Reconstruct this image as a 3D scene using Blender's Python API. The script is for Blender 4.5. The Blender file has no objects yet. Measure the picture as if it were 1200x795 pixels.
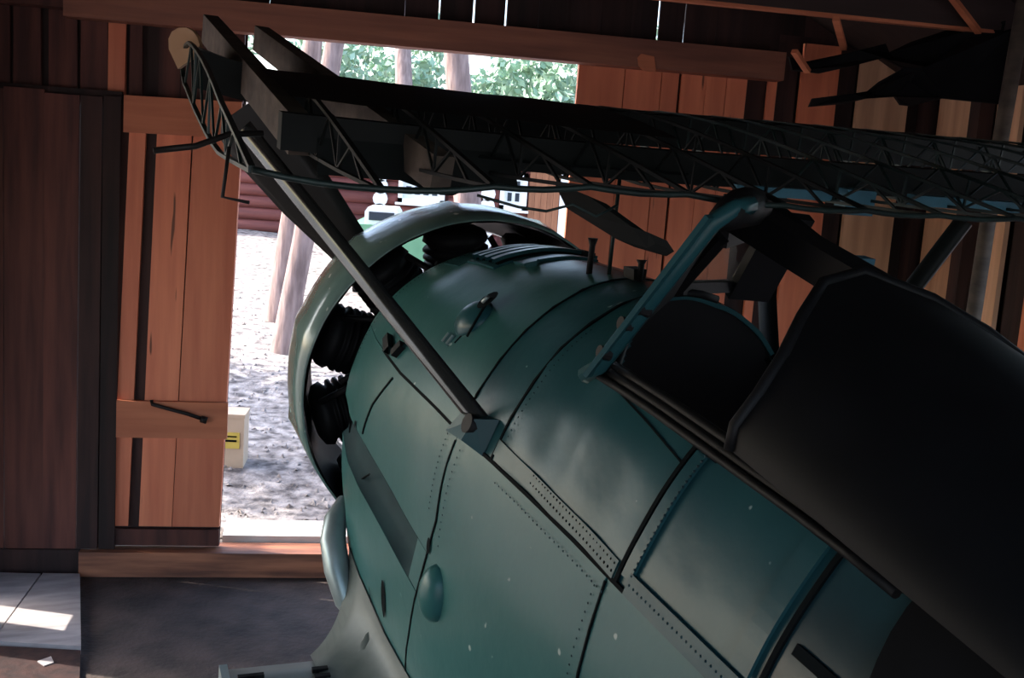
import bpy, bmesh, math, random
from mathutils import Vector, Matrix, noise
R = math.radians
rnd = random.Random(7)
C = bpy.context.scene.collection
sc = bpy.context.scene

# ------------------------------------------------------------------ camera
EYE = 2.3
cd = bpy.data.cameras.new('camera'); cam = bpy.data.objects.new('camera', cd); C.objects.link(cam)
cd.sensor_width = 36.0; cd.lens = 37.5; cd.clip_start = 0.05; cd.clip_end = 300
pt, rl = R(-8.5), R(4.0)
fw = Vector((0, math.cos(pt), math.sin(pt))); r0 = Vector((1, 0, 0)); u0 = r0.cross(fw)
up = u0 * math.cos(rl) - r0 * math.sin(rl); rt = r0 * math.cos(rl) + u0 * math.sin(rl)
cam.matrix_world = Matrix(((rt.x, up.x, -fw.x, 0), (rt.y, up.y, -fw.y, 0), (rt.z, up.z, -fw.z, EYE), (0, 0, 0, 1)))
sc.camera = cam
# ------------------------------------------------------------------ light
SUN_DIR = Vector((-0.735, 0.10, 0.67)).normalized()          # towards the sun: left of the shed, a little beyond its front
w = bpy.data.worlds.new('world'); sc.world = w; w.use_nodes = True
nt = w.node_tree; nt.nodes.clear()
sky = nt.nodes.new('ShaderNodeTexSky'); sky.sky_type = 'NISHITA'; sky.sun_disc = False
sky.sun_elevation = math.asin(SUN_DIR.z); sky.sun_rotation = math.atan2(SUN_DIR.x, SUN_DIR.y)
sky.air_density = 1.0; sky.dust_density = 2.5; sky.ozone_density = 1.0
bg = nt.nodes.new('ShaderNodeBackground'); bg.inputs[1].default_value = 0.42
ow = nt.nodes.new('ShaderNodeOutputWorld')
nt.links.new(sky.outputs[0], bg.inputs[0]); nt.links.new(bg.outputs[0], ow.inputs[0])
sd = bpy.data.lights.new('sun', 'SUN'); sd.energy = 5.6; sd.angle = R(0.6); sd.color = (1.0, 0.93, 0.84)
sun = bpy.data.objects.new('sun', sd); C.objects.link(sun)
sun.rotation_euler = SUN_DIR.to_track_quat('Z', 'Y').to_euler()
sun.location = SUN_DIR * 40
sc.view_settings.view_transform = 'Standard'; sc.view_settings.look = 'None'
sc.view_settings.gamma = 1.0; sc.view_settings.use_curve_mapping = False
sc.view_settings.exposure = 1.0

# ------------------------------------------------------------------ materials
def mat(name, base, rough=0.6, metal=0.0, var=None, scale=6.0, stretch=(1, 1, 1), bump=0.0, bscale=None,
        rand=0.0, spots=None, spot_scale=12.0, spot_th=0.68, detail=5.0, spec=0.38):
    m = bpy.data.materials.new(name); m.use_nodes = True
    n = m.node_tree; b = n.nodes['Principled BSDF']
    b.inputs['Roughness'].default_value = rough; b.inputs['Metallic'].default_value = metal
    b.inputs['Specular IOR Level'].default_value = spec
    tc = n.nodes.new('ShaderNodeTexCoord'); mp = n.nodes.new('ShaderNodeMapping')
    mp.inputs['Scale'].default_value = stretch
    n.links.new(tc.outputs['Object'], mp.inputs[0])
    vec = mp.outputs[0]
    oi = n.nodes.new('ShaderNodeObjectInfo')
    if rand:
        ad = n.nodes.new('ShaderNodeVectorMath'); ad.operation = 'ADD'
        sc3 = n.nodes.new('ShaderNodeVectorMath'); sc3.operation = 'SCALE'; sc3.inputs[0].default_value = (13, 7, 5)
        n.links.new(oi.outputs['Random'], sc3.inputs['Scale']); n.links.new(sc3.outputs[0], ad.inputs[1])
        n.links.new(vec, ad.inputs[0]); vec = ad.outputs[0]
    nz = n.nodes.new('ShaderNodeTexNoise'); nz.inputs['Scale'].default_value = scale; nz.inputs['Detail'].default_value = detail
    n.links.new(vec, nz.inputs['Vector'])
    rp = n.nodes.new('ShaderNodeValToRGB')
    v = var or tuple(c * 0.7 for c in base)
    rp.color_ramp.elements[0].color = (*v, 1); rp.color_ramp.elements[1].color = (*base, 1)
    rp.color_ramp.elements[0].position = 0.34; rp.color_ramp.elements[1].position = 0.66
    n.links.new(nz.outputs['Fac'], rp.inputs[0]); col = rp.outputs[0]
    if spots:
        n2 = n.nodes.new('ShaderNodeTexNoise'); n2.inputs['Scale'].default_value = spot_scale; n2.inputs['Detail'].default_value = 2.0
        n.links.new(vec, n2.inputs['Vector'])
        r2 = n.nodes.new('ShaderNodeValToRGB'); r2.color_ramp.elements[0].position = spot_th; r2.color_ramp.elements[1].position = spot_th + 0.03
        n.links.new(n2.outputs['Fac'], r2.inputs[0])
        mx = n.nodes.new('ShaderNodeMix'); mx.data_type = 'RGBA'; mx.inputs['B'].default_value = (*spots, 1)
        n.links.new(r2.outputs[0], mx.inputs['Factor']); n.links.new(col, mx.inputs['A']); col = mx.outputs['Result']
    if rand:
        hv = n.nodes.new('ShaderNodeHueSaturation')
        mr = n.nodes.new('ShaderNodeMapRange'); mr.inputs['To Min'].default_value = 1 - rand; mr.inputs['To Max'].default_value = 1 + rand
        n.links.new(oi.outputs['Random'], mr.inputs['Value']); n.links.new(mr.outputs[0], hv.inputs['Value'])
        n.links.new(col, hv.inputs['Color']); col = hv.outputs[0]
    n.links.new(col, b.inputs['Base Color'])
    if bump:
        bp = n.nodes.new('ShaderNodeBump'); bp.inputs['Strength'].default_value = bump; bp.inputs['Distance'].default_value = 0.02
        if bscale:
            n3 = n.nodes.new('ShaderNodeTexNoise'); n3.inputs['Scale'].default_value = bscale; n3.inputs['Detail'].default_value = 4
            n.links.new(vec, n3.inputs['Vector']); n.links.new(n3.outputs['Fac'], bp.inputs['Height'])
        else:
            n.links.new(nz.outputs['Fac'], bp.inputs['Height'])
        n.links.new(bp.outputs[0], b.inputs['Normal'])
    return m

GR = (9, 9, 0.7)
M = {}
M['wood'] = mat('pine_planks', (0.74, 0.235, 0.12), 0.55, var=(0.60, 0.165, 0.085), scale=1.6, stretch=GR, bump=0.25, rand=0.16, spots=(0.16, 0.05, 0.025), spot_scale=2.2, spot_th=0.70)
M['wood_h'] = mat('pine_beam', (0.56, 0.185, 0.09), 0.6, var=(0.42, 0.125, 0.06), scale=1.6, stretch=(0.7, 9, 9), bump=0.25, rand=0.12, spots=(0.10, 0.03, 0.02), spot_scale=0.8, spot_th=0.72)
M['wood_beam'] = mat('brown_beam', (0.30, 0.115, 0.07), 0.65, var=(0.17, 0.065, 0.045), scale=1.6, stretch=(0.7, 9, 9), bump=0.3, spots=(0.05, 0.02, 0.015), spot_scale=0.8, spot_th=0.70)
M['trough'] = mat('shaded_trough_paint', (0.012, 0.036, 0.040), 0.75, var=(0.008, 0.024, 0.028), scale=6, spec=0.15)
M['sillwood'] = mat('dirty_sill_beam', (0.42, 0.16, 0.085), 0.65, var=(0.14, 0.055, 0.035), scale=2.0, stretch=(0.9, 9, 9), bump=0.3)
M['wood_dark'] = mat('dark_and_shaded_planks', (0.045, 0.019, 0.016), 0.75, var=(0.018, 0.009, 0.009), scale=1.6, stretch=GR, bump=0.35, rand=0.35)
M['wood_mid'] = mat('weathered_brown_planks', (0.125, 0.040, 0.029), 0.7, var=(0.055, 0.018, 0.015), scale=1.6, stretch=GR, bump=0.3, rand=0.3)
M['wood_pale'] = mat('pale_planks', (0.76, 0.45, 0.28), 0.7, var=(0.54, 0.31, 0.19), scale=1.5, stretch=GR, bump=0.3, rand=0.12)
M['wood_grey'] = mat('grey_timber', (0.105, 0.080, 0.062), 0.8, var=(0.05, 0.037, 0.03), scale=1.6, stretch=(2, 9, 9), bump=0.3)
M['tan'] = mat('bare_tan_wood', (0.55, 0.34, 0.19), 0.6, var=(0.45, 0.26, 0.14), scale=8)
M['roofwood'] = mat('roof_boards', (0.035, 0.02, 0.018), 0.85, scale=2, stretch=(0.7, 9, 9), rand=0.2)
M['dirt'] = mat('earth_floor', (0.095, 0.070, 0.060), 0.9, var=(0.05, 0.039, 0.035), scale=5, bump=0.6, bscale=30)
M['gravel'] = mat('gravel_ground', (0.46, 0.41, 0.39), 0.9, var=(0.085, 0.072, 0.07), scale=9, bump=0.8, bscale=38, detail=12)
M['greyboard'] = mat('grey_boards', (0.48, 0.44, 0.44), 0.75, var=(0.32, 0.29, 0.29), scale=2, stretch=(2, 8, 8), rand=0.1)
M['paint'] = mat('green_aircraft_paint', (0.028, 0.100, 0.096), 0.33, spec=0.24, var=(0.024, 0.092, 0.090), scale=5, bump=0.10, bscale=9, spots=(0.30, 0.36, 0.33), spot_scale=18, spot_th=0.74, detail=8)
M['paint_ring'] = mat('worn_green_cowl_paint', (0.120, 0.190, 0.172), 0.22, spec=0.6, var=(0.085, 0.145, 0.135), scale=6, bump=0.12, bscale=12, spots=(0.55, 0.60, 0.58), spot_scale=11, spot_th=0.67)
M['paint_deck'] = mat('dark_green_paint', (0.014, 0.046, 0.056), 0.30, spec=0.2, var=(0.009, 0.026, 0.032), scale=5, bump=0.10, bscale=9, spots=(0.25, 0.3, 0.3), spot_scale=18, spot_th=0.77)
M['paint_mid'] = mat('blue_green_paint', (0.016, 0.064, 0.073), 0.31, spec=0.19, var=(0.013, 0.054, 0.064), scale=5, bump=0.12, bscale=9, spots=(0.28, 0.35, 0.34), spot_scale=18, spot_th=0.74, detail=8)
M['seam'] = mat('dark_seam', (0.004, 0.006, 0.007), 0.8, spec=0.05)
M['black'] = mat('black_metal', (0.006, 0.006, 0.007), 0.6, spec=0.2)
M['matte'] = mat('matte_black', (0.006, 0.006, 0.007), 0.9, spec=0.1)
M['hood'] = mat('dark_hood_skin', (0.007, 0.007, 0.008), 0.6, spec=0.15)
M['wing'] = mat('dark_wing_metal', (0.022, 0.040, 0.038), 0.42, metal=0.3, var=(0.012, 0.018, 0.018), scale=7)
M['wing_black'] = mat('shade_black_metal', (0.006, 0.008, 0.008), 0.6, var=(0.004, 0.005, 0.005), scale=7, spec=0.15)
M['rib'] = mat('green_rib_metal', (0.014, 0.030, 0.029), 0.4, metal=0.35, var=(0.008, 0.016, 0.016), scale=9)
M['prop'] = mat('dark_propeller_wood', (0.012, 0.013, 0.013), 0.45, var=(0.008, 0.008, 0.008), scale=4)
M['strut'] = mat('bare_strut_metal', (0.13, 0.145, 0.145), 0.16, metal=0.9, var=(0.09, 0.10, 0.10), scale=8)
M['steel'] = mat('silvery_grey_metal', (0.30, 0.36, 0.36), 0.38, metal=0.5, var=(0.2, 0.25, 0.25), scale=7)
M['alu'] = mat('dull_grey_skin', (0.080, 0.098, 0.092), 0.5, metal=0.1, var=(0.05, 0.066, 0.062), scale=9)
M['blue'] = mat('faded_blue_metal', (0.05, 0.17, 0.24), 0.5, var=(0.035, 0.11, 0.16), scale=9)
M['iron'] = mat('black_iron', (0.018, 0.014, 0.013), 0.55, metal=0.4)
M['logred'] = mat('red_log_paint', (0.19, 0.055, 0.045), 0.7, var=(0.13, 0.038, 0.034), scale=3, stretch=(0.5, 5, 5), rand=0.12)
M['brownplank'] = mat('brown_cabin_planks', (0.34, 0.145, 0.075), 0.6, var=(0.25, 0.10, 0.05), scale=1.6, stretch=GR, rand=0.15)
M['white'] = mat('white_paint', (0.86, 0.87, 0.88), 0.6, var=(0.8, 0.82, 0.83))
M['roof'] = mat('cabin_roof_felt', (0.16, 0.15, 0.14), 0.9)
M['bark'] = mat('pine_bark', (0.36, 0.26, 0.24), 0.9, var=(0.19, 0.13, 0.12), scale=3, stretch=(5, 5, 0.9), bump=0.8)
M['leaf'] = mat('pale_green_leaves', (0.36, 0.50, 0.36), 0.6, var=(0.22, 0.34, 0.24), scale=1.5)
M['leaf_dark'] = mat('spruce_needles', (0.10, 0.19, 0.13), 0.7, var=(0.06, 0.12, 0.08), scale=1.5)
M['carpaint'] = mat('pale_green_car_paint', (0.16, 0.36, 0.22), 0.3, var=(0.14, 0.33, 0.2))
M['tyre'] = mat('tyre_rubber', (0.015, 0.015, 0.015), 0.8)
M['concrete'] = mat('pale_concrete', (0.62, 0.58, 0.55), 0.85, var=(0.5, 0.47, 0.45))
M['card'] = mat('beige_box_board', (0.62, 0.47, 0.34), 0.7, var=(0.55, 0.41, 0.3))
M['label'] = mat('yellow_label', (0.72, 0.55, 0.12), 0.6, var=(0.68, 0.5, 0.1))
M['litter'] = mat('leaf_litter', (0.24, 0.20, 0.185), 0.9, var=(0.36, 0.33, 0.32), scale=3)
def glass(name, tint, rough, trans):
    m = bpy.data.materials.new(name); m.use_nodes = True
    n = m.node_tree; n.nodes.clear()
    o = n.nodes.new('ShaderNodeOutputMaterial'); mx = n.nodes.new('ShaderNodeMixShader')
    t = n.nodes.new('ShaderNodeBsdfTransparent'); t.inputs[0].default_value = (*tint, 1)
    p = n.nodes.new('ShaderNodeBsdfPrincipled'); p.inputs['Base Color'].default_value = (0.25, 0.24, 0.22, 1); p.inputs['Roughness'].default_value = rough
    tc = n.nodes.new('ShaderNodeTexCoord'); nz = n.nodes.new('ShaderNodeTexNoise'); nz.inputs['Scale'].default_value = 6
    mr = n.nodes.new('ShaderNodeMapRange'); mr.inputs['To Min'].default_value = trans - .08; mr.inputs['To Max'].default_value = trans + .08
    n.links.new(tc.outputs['Object'], nz.inputs['Vector']); n.links.new(nz.outputs['Fac'], mr.inputs['Value'])
    n.links.new(mr.outputs[0], mx.inputs[0]); n.links.new(p.outputs[0], mx.inputs[1]); n.links.new(t.outputs[0], mx.inputs[2])
    n.links.new(mx.outputs[0], o.inputs[0]); return m
M['dustyglass'] = glass('dusty_glass', (0.92, 0.92, 0.88), 0.4, 0.80)
M['pane'] = mat('window_pane_glass', (0.05, 0.06, 0.08), 0.08, var=(0.04, 0.05, 0.06))

# ------------------------------------------------------------------ mesh helpers
class MB:
    def __init__(s): s.v = []; s.f = []; s.sm = []
    def add(s, vs, fs, smooth=False):
        o = len(s.v); s.v += [tuple(v) for v in vs]
        for f in fs: s.f.append([i + o for i in f]); s.sm.append(smooth)
        return s
    def box(s, x0, x1, y0, y1, z0, z1):
        return s.add([(x0, y0, z0), (x1, y0, z0), (x1, y1, z0), (x0, y1, z0), (x0, y0, z1), (x1, y0, z1), (x1, y1, z1), (x0, y1, z1)],
                     [(3, 2, 1, 0), (4, 5, 6, 7), (0, 1, 5, 4), (1, 2, 6, 5), (2, 3, 7, 6), (3, 0, 4, 7)])
    def hexa(s, q, p):                      # two quads q (one side) and p (other side)
        return s.add(list(q) + list(p), [(3, 2, 1, 0), (4, 5, 6, 7), (0, 1, 5, 4), (1, 2, 6, 5), (2, 3, 7, 6), (3, 0, 4, 7)])
    def bar(s, a, b, wid, thk, upv=(0, 0, 1), smooth=False, n=4, wid2=None, thk2=None):
        a, b = Vector(a), Vector(b); d = (b - a).normalized(); u = Vector(upv)
        sx = d.cross(u)
        if sx.length < 1e-4: sx = d.cross(Vector((1, 0, 0)))
        sx.normalize(); sy = sx.cross(d).normalized()
        vs = []
        for p, ww, tt in ((a, wid, thk), (b, wid2 or wid, thk2 or thk)):
            if n == 4:
                for i, j in ((-1, -1), (1, -1), (1, 1), (-1, 1)): vs.append(p + sx * (i * ww / 2) + sy * (j * tt / 2))
            else:
                for k in range(n):
                    t = 2 * math.pi * k / n; vs.append(p + sx * (math.cos(t) * ww / 2) + sy * (math.sin(t) * tt / 2))
        fs = [[k, (k + 1) % n, n + (k + 1) % n, n + k] for k in range(n)]
        s.add(vs, fs, n > 4 and True); o = len(s.v) - 2 * n
        s.f.append([o + k for k in range(n)][::-1]); s.sm.append(False)
        s.f.append([o + n + k for k in range(n)]); s.sm.append(False)
        return s
    def tube(s, pts, r, n=8, rr=None):
        pts = [Vector(p) for p in pts]; prev = None; rings = []
        for i, p in enumerate(pts):
            d = (pts[min(i + 1, len(pts) - 1)] - pts[max(i - 1, 0)]).normalized()
            if prev is None:
                a = Vector((0, 0, 1)) if abs(d.z) < .9 else Vector((1, 0, 0)); x = d.cross(a).normalized()
            else: x = (prev - d * prev.dot(d)).normalized()
            prev = x; y = d.cross(x); q = rr[i] if rr else r
            rings.append([p + x * (q * math.cos(2 * math.pi * k / n)) + y * (q * math.sin(2 * math.pi * k / n)) for k in range(n)])
        vs = [v for ring in rings for v in ring]
        fs = [[i * n + k, i * n + (k + 1) % n, (i + 1) * n + (k + 1) % n, (i + 1) * n + k] for i in range(len(pts) - 1) for k in range(n)]
        s.add(vs, fs, True); o = len(s.v) - len(vs)
        s.f.append([o + k for k in range(n)][::-1]); s.sm.append(False)
        s.f.append([o + len(vs) - n + k for k in range(n)]); s.sm.append(False)
        return s
    def grid(s, rows, smooth=True, closed=False):
        n = len(rows[0]); vs = [p for r_ in rows for p in r_]; fs = []
        for i in range(len(rows) - 1):
            for k in range(n if closed else n - 1):
                fs.append([i * n + k, i * n + (k + 1) % n, (i + 1) * n + (k + 1) % n, (i + 1) * n + k])
        return s.add(vs, fs, smooth)
    def prism(s, outline, off):             # closed polygon and a vector to extrude along
        n = len(outline); o = Vector(off); a = [Vector(p) for p in outline]
        return s.add(a + [p + o for p in a], [list(range(n))[::-1], list(range(n, 2 * n))] + [[k, (k + 1) % n, n + (k + 1) % n, n + k] for k in range(n)])
    def lathe(s, prof, org, ax, xv, n=32, smooth=True):
        org, ax, xv = Vector(org), Vector(ax).normalized(), Vector(xv).normalized(); yv = ax.cross(xv)
        rows = [[org + ax * h + (xv * math.cos(2 * math.pi * k / n) + yv * math.sin(2 * math.pi * k / n)) * r_ for k in range(n)] for h, r_ in prof]
        return s.grid(rows, smooth, True)
    def build(s, name, m, parent=None, fix=True):
        me = bpy.data.meshes.new(name); me.from_pydata(s.v, [], s.f); me.polygons.foreach_set('use_smooth', s.sm)
        if fix:
            b = bmesh.new(); b.from_mesh(me); bmesh.ops.recalc_face_normals(b, faces=b.faces[:]); b.to_mesh(me); b.free()
        me.materials.append(M[m] if isinstance(m, str) else m); me.update()
        o = bpy.data.objects.new(name, me); C.objects.link(o)
        if parent: o.parent = parent
        return o
def empty(name, loc=(0, 0, 0), rot=(0, 0, 0), parent=None):
    o = bpy.data.objects.new(name, None); o.empty_display_size = 0.1; C.objects.link(o); o.location = loc; o.rotation_euler = rot
    if parent: o.parent = parent
    return o
def tag(o, label=None, cat=None, group=None, kind=None):
    for k, v in (('label', label), ('category', cat), ('group', group), ('kind', kind)):
        if v: o[k] = v
    return o
def lab(o, t): o['label'] = t; return o
def dup(o, parent=None, mtx=None):
    c = o.copy(); C.objects.link(c)
    if parent: c.parent = parent
    if mtx is not None: c.matrix_basis = mtx
    return c

# ------------------------------------------------------------------ shed, in its own frame: u along the front wall, v outward, z up from the sill
W0 = Vector((-1.318, 6.253, 0)); WA = R(10)
def shed(name): return tag(empty(name, W0, (0, 0, WA)), kind='structure')
def S2W(u, v, z=0): return Vector((W0.x + u * math.cos(WA) - v * math.sin(WA), W0.y + u * math.sin(WA) + v * math.cos(WA), z))
FLOOR = -0.17; UL, UR, VB = -1.75, 3.90, -7.4; EAVE = 3.0
RU = 1.07
def roof_z(u): return EAVE + 1.45 * (1 - abs(u - RU) / (UR - RU))
def plank(par, u0, u1, z0, z1, v, m='wood', t=0.028, lean=0.0, name='plank'):
    j = lambda a: rnd.uniform(-a, a)
    zt = z1
    q = lambda vv: [(u0 + lean * z0 + j(.003), vv + j(.002), z0), (u1 + lean * z0 + j(.003), vv + j(.002), z0), (u1 + lean * zt + j(.003), vv + j(.002), zt), (u0 + lean * zt + j(.003), vv + j(.002), zt)]
    return MB().hexa(q(v), q(v + t)).build(name, m, par)
def cross_board(par, u0, u1, z0, z1, v, m='wood_h', t=0.03, dz=0.0, name='batten'):
    q = lambda vv: [(u0, vv, z0), (u1, vv, z0 + dz), (u1, vv, z1 + dz), (u0, vv, z1)]
    return MB().hexa(q(v), q(v + t)).build(name, m, par)

fl = MB().box(UL - .1, UR + .1, VB - .1, 0.02, FLOOR - .12, FLOOR).build('floor', 'dirt', None)
fl.location = W0; fl.rotation_euler = (0, 0, WA); tag(fl, kind='structure')
wf = shed('wall_front')
# lower left: weathered dark boards, set a little inside
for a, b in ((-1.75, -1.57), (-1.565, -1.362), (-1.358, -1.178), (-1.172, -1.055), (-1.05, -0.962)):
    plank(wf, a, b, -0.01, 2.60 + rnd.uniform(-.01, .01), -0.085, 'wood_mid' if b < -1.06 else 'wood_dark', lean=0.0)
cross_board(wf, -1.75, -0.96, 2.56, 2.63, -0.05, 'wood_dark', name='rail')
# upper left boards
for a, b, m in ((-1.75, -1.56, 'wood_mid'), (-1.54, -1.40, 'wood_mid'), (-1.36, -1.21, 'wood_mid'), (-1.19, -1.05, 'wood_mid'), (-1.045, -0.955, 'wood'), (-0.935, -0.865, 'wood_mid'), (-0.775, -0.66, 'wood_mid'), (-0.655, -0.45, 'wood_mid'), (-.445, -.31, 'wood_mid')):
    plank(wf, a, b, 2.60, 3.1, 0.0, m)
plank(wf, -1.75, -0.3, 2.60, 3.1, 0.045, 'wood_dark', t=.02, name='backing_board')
# sill, lintel and jamb timbers
cross_board(wf, -1.15, UR, -0.165, -0.015, -0.13, 'sillwood', t=.19, name='sill_beam')
cross_board(wf, -1.75, -1.15, -0.19, -0.012, -0.10, 'wood_dark', t=.16, name='sill_beam')
cross_board(wf, -1.15, UR, FLOOR - .02, -0.167, -0.10, 'wood_dark', t=.16, name='foot_beam')
lab(cross_board(wf, -0.36, 1.62, -0.06, 0.022, 0.085, 'concrete', t=.30, name='threshold'), 'pale threshold slab in the sun')
cross_board(wf, -1.25, 2.86, 3.00, 3.165, -0.15, 'wood_beam', t=.13, name='lintel_beam')
cross_board(wf, -1.75, -1.25, 3.045, 3.17, -0.14, 'wood_mid', t=.12, name='lintel_beam')
# right of the doorway
for a, b, z1 in ((1.605, 1.885, 3.03), (1.893, 2.115, 3.03), (2.12, 2.228, 3.03), (2.244, 2.40, 3.03), (2.404, 2.53, 3.03), (2.535, 2.66, 3.03), (2.80, 2.86, 3.03)):
    plank(wf, a, b, 0.0, z1, -0.02, 'wood', lean=0.006)
plank(wf, 1.64, 2.86, 0.0, 3.1, 0.03, 'wood_dark', t=.02, name='backing_board')
MB().prism([(1.985, -.155, 2.985), (1.95, -.155, 3.01), (1.94, -.155, 3.055), (1.96, -.155, 3.08), (2.04, -.155, 3.07), (2.06, -.155, 2.985)], (0, .02, 0)).build('block', 'wood_h', wf)
for a, b, m, v in ((2.868, 3.03, 'wood_dark', .04), (3.035, 3.275, 'wood', -.01), (3.28, 3.415, 'wood_dark', .04), (3.42, 3.76, 'wood_pale', -.01), (3.765, 3.90, 'wood_dark', .04)):  # recessed boards darker: shade between the proud boards put into their colour
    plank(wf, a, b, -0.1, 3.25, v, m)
plank(wf, 3.25, 3.44, -0.1, 3.2, .07, 'wood_dark', t=.015, name='backing_board'); plank(wf, 2.84, 4.06, -0.2, 3.3, .072, 'wood_dark', t=.015, name='backing_board'); plank(wf, 3.74, 4.06, -0.2, 3.3, .07, 'wood_dark', t=.015, name='backing_board')
# gable boards above the lintel, daylight showing between some of them
ed = [-1.75, -1.55, -1.34, -1.15, -.95, -.75, -.56, -.37, -.18, .01, .2, .39, .58, .778, .977, 1.168, 1.36, 1.55, 1.74, 1.92, 2.089, 2.251, 2.45, 2.65, 2.86, 3.06, 3.26, 3.46, 3.68, 3.9]
gap = {.778: .010, .977: .009, 1.168: .012, 2.089: .011, 2.251: .007}
for a, b in zip(ed[:-1], ed[1:]):
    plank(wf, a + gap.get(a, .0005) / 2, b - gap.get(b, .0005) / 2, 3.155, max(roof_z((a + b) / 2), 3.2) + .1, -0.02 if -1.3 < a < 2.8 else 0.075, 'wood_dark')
# door leaf left of the opening
d1 = shed('door_1')
for a, b in ((-0.985, -0.895), (-0.835, -0.645), (-0.641, -0.372)):
    plank(d1, a, b, 0.12, 2.43, -0.05, 'wood', lean=0.027)
plank(d1, -1.10, -0.37, -0.01, 2.62, -0.012, 'wood_dark', t=.012, lean=.027, name='backing_board')
cross_board(d1, -0.945, -0.31, 2.41, 2.612, -0.082, dz=0.012)
cross_board(d1, -1.008, -0.337, 0.665, 0.882, -0.084, dz=0.008)
cross_board(d1, -1.02, -0.368, 0.005, 0.105, -0.06, 'wood_mid')
lab(MB().tube([(-0.765, -.092, .895), (-.76, -.10, .872), (-.68, -.115, .855), (-.56, -.115, .825), (-.475, -.11, .795)], .011, 8).tube([(-.485, -.112, .797), (-.45, -.112, .787)], .021, 8).build('latch_bar', 'iron', d1), 'black iron hook bar')
# side and rear walls
wl = shed('wall_left')
def side_planks(par, u, v0, v1, z0, z1, m, wd=.2, skip=(), t=.03):
    v = v0
    while v < v1 - .01:
        e = min(v + wd, v1)
        MB().box(u, u + t, v + .0006, e - .0006, z0, z1).build('plank', m, par); v = e
OP0, OP1, OZ0, OZ1 = -4.3, -1.05, 0.15, 2.72
SL0, SL1 = -0.73, -0.53          # a missing board near the floor lets a blade of sun in
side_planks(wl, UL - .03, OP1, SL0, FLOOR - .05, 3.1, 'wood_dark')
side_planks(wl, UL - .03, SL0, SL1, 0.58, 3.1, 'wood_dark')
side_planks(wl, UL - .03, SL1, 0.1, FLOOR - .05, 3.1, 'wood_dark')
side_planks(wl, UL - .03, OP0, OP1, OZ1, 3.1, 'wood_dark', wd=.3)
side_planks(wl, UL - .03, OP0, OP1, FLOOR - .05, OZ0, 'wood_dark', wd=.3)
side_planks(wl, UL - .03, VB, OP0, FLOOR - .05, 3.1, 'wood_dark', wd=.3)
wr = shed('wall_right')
for a, b, m, du in ((-.13, .03, 'wood_dark', .05), (-.60, -.14, 'wood_pale', 0), (-.73, -.61, 'wood_dark', .05), (-.96, -.74, 'wood_pale', 0), (-1.2, -.97, 'wood_dark', .05), (-1.45, -1.21, 'wood', 0)):  # dark recesses again have the shade put into the board colour
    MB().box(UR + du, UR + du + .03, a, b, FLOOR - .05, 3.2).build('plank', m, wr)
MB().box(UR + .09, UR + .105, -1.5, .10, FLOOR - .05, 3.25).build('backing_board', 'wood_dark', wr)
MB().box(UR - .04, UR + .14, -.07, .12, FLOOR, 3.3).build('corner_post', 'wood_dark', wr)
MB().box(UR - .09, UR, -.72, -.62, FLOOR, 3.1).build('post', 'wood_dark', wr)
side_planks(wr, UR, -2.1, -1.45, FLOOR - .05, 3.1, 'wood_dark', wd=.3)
side_planks(wr, UR, -3.9, -2.1, FLOOR - .05, .7, 'wood_dark', wd=.3)  # unseen side opening above these planks, added to brighten the front wall
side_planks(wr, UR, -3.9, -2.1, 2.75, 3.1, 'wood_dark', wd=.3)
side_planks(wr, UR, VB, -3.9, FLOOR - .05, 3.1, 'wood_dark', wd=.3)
wb = shed('wall_back')  # wide opening out of view, added to light the front planks
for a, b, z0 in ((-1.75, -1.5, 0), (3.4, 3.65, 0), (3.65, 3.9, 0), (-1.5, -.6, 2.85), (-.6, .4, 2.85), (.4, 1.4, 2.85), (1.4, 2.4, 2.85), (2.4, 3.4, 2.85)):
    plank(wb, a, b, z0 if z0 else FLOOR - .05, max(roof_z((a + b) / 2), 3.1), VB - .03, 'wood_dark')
# roof
ce = shed('ceiling')
def roof_slab(ua, ub, v0, v1, name='roof_board'):
    za, zb = roof_z(ua), roof_z(ub)
    return MB().hexa([(ua, v0, za), (ub, v0, zb), (ub, v1, zb), (ua, v1, za)], [(ua, v0, za + .03), (ub, v0, zb + .03), (ub, v1, zb + .03), (ua, v1, za + .03)]).build(name, 'roofwood', ce)
for k in range(10):
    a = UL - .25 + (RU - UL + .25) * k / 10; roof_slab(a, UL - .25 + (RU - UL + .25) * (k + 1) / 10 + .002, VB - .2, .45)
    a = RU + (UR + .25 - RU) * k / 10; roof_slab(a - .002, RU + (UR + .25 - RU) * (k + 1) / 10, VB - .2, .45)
# tie beam, light on its lower edge given by paler wood, and knee braces
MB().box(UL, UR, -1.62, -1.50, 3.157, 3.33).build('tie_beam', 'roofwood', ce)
MB().box(UL, UR, -1.605, -1.56, 3.142, 3.157).build('tie_beam_lit_edge', 'wood_h', ce)
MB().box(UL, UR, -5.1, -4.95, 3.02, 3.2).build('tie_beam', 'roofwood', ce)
# unseen lean-to eave, added to keep sun out of the left opening
le = tag(empty('added_eave_1', W0, (0, 0, WA)), kind='structure')
for k in range(8):
    v0 = -6.9 + k * .72
    MB().hexa([(UL - .05, v0, 3.02), (UL - 2.6, v0, 2.45), (UL - 2.6, v0 + .715, 2.45), (UL - .05, v0 + .715, 3.02)], [(UL - .05, v0, 3.05), (UL - 2.6, v0, 2.48), (UL - 2.6, v0 + .715, 2.48), (UL - .05, v0 + .715, 3.05)]).build('added_eave_board', 'wood_mid', le)

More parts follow.
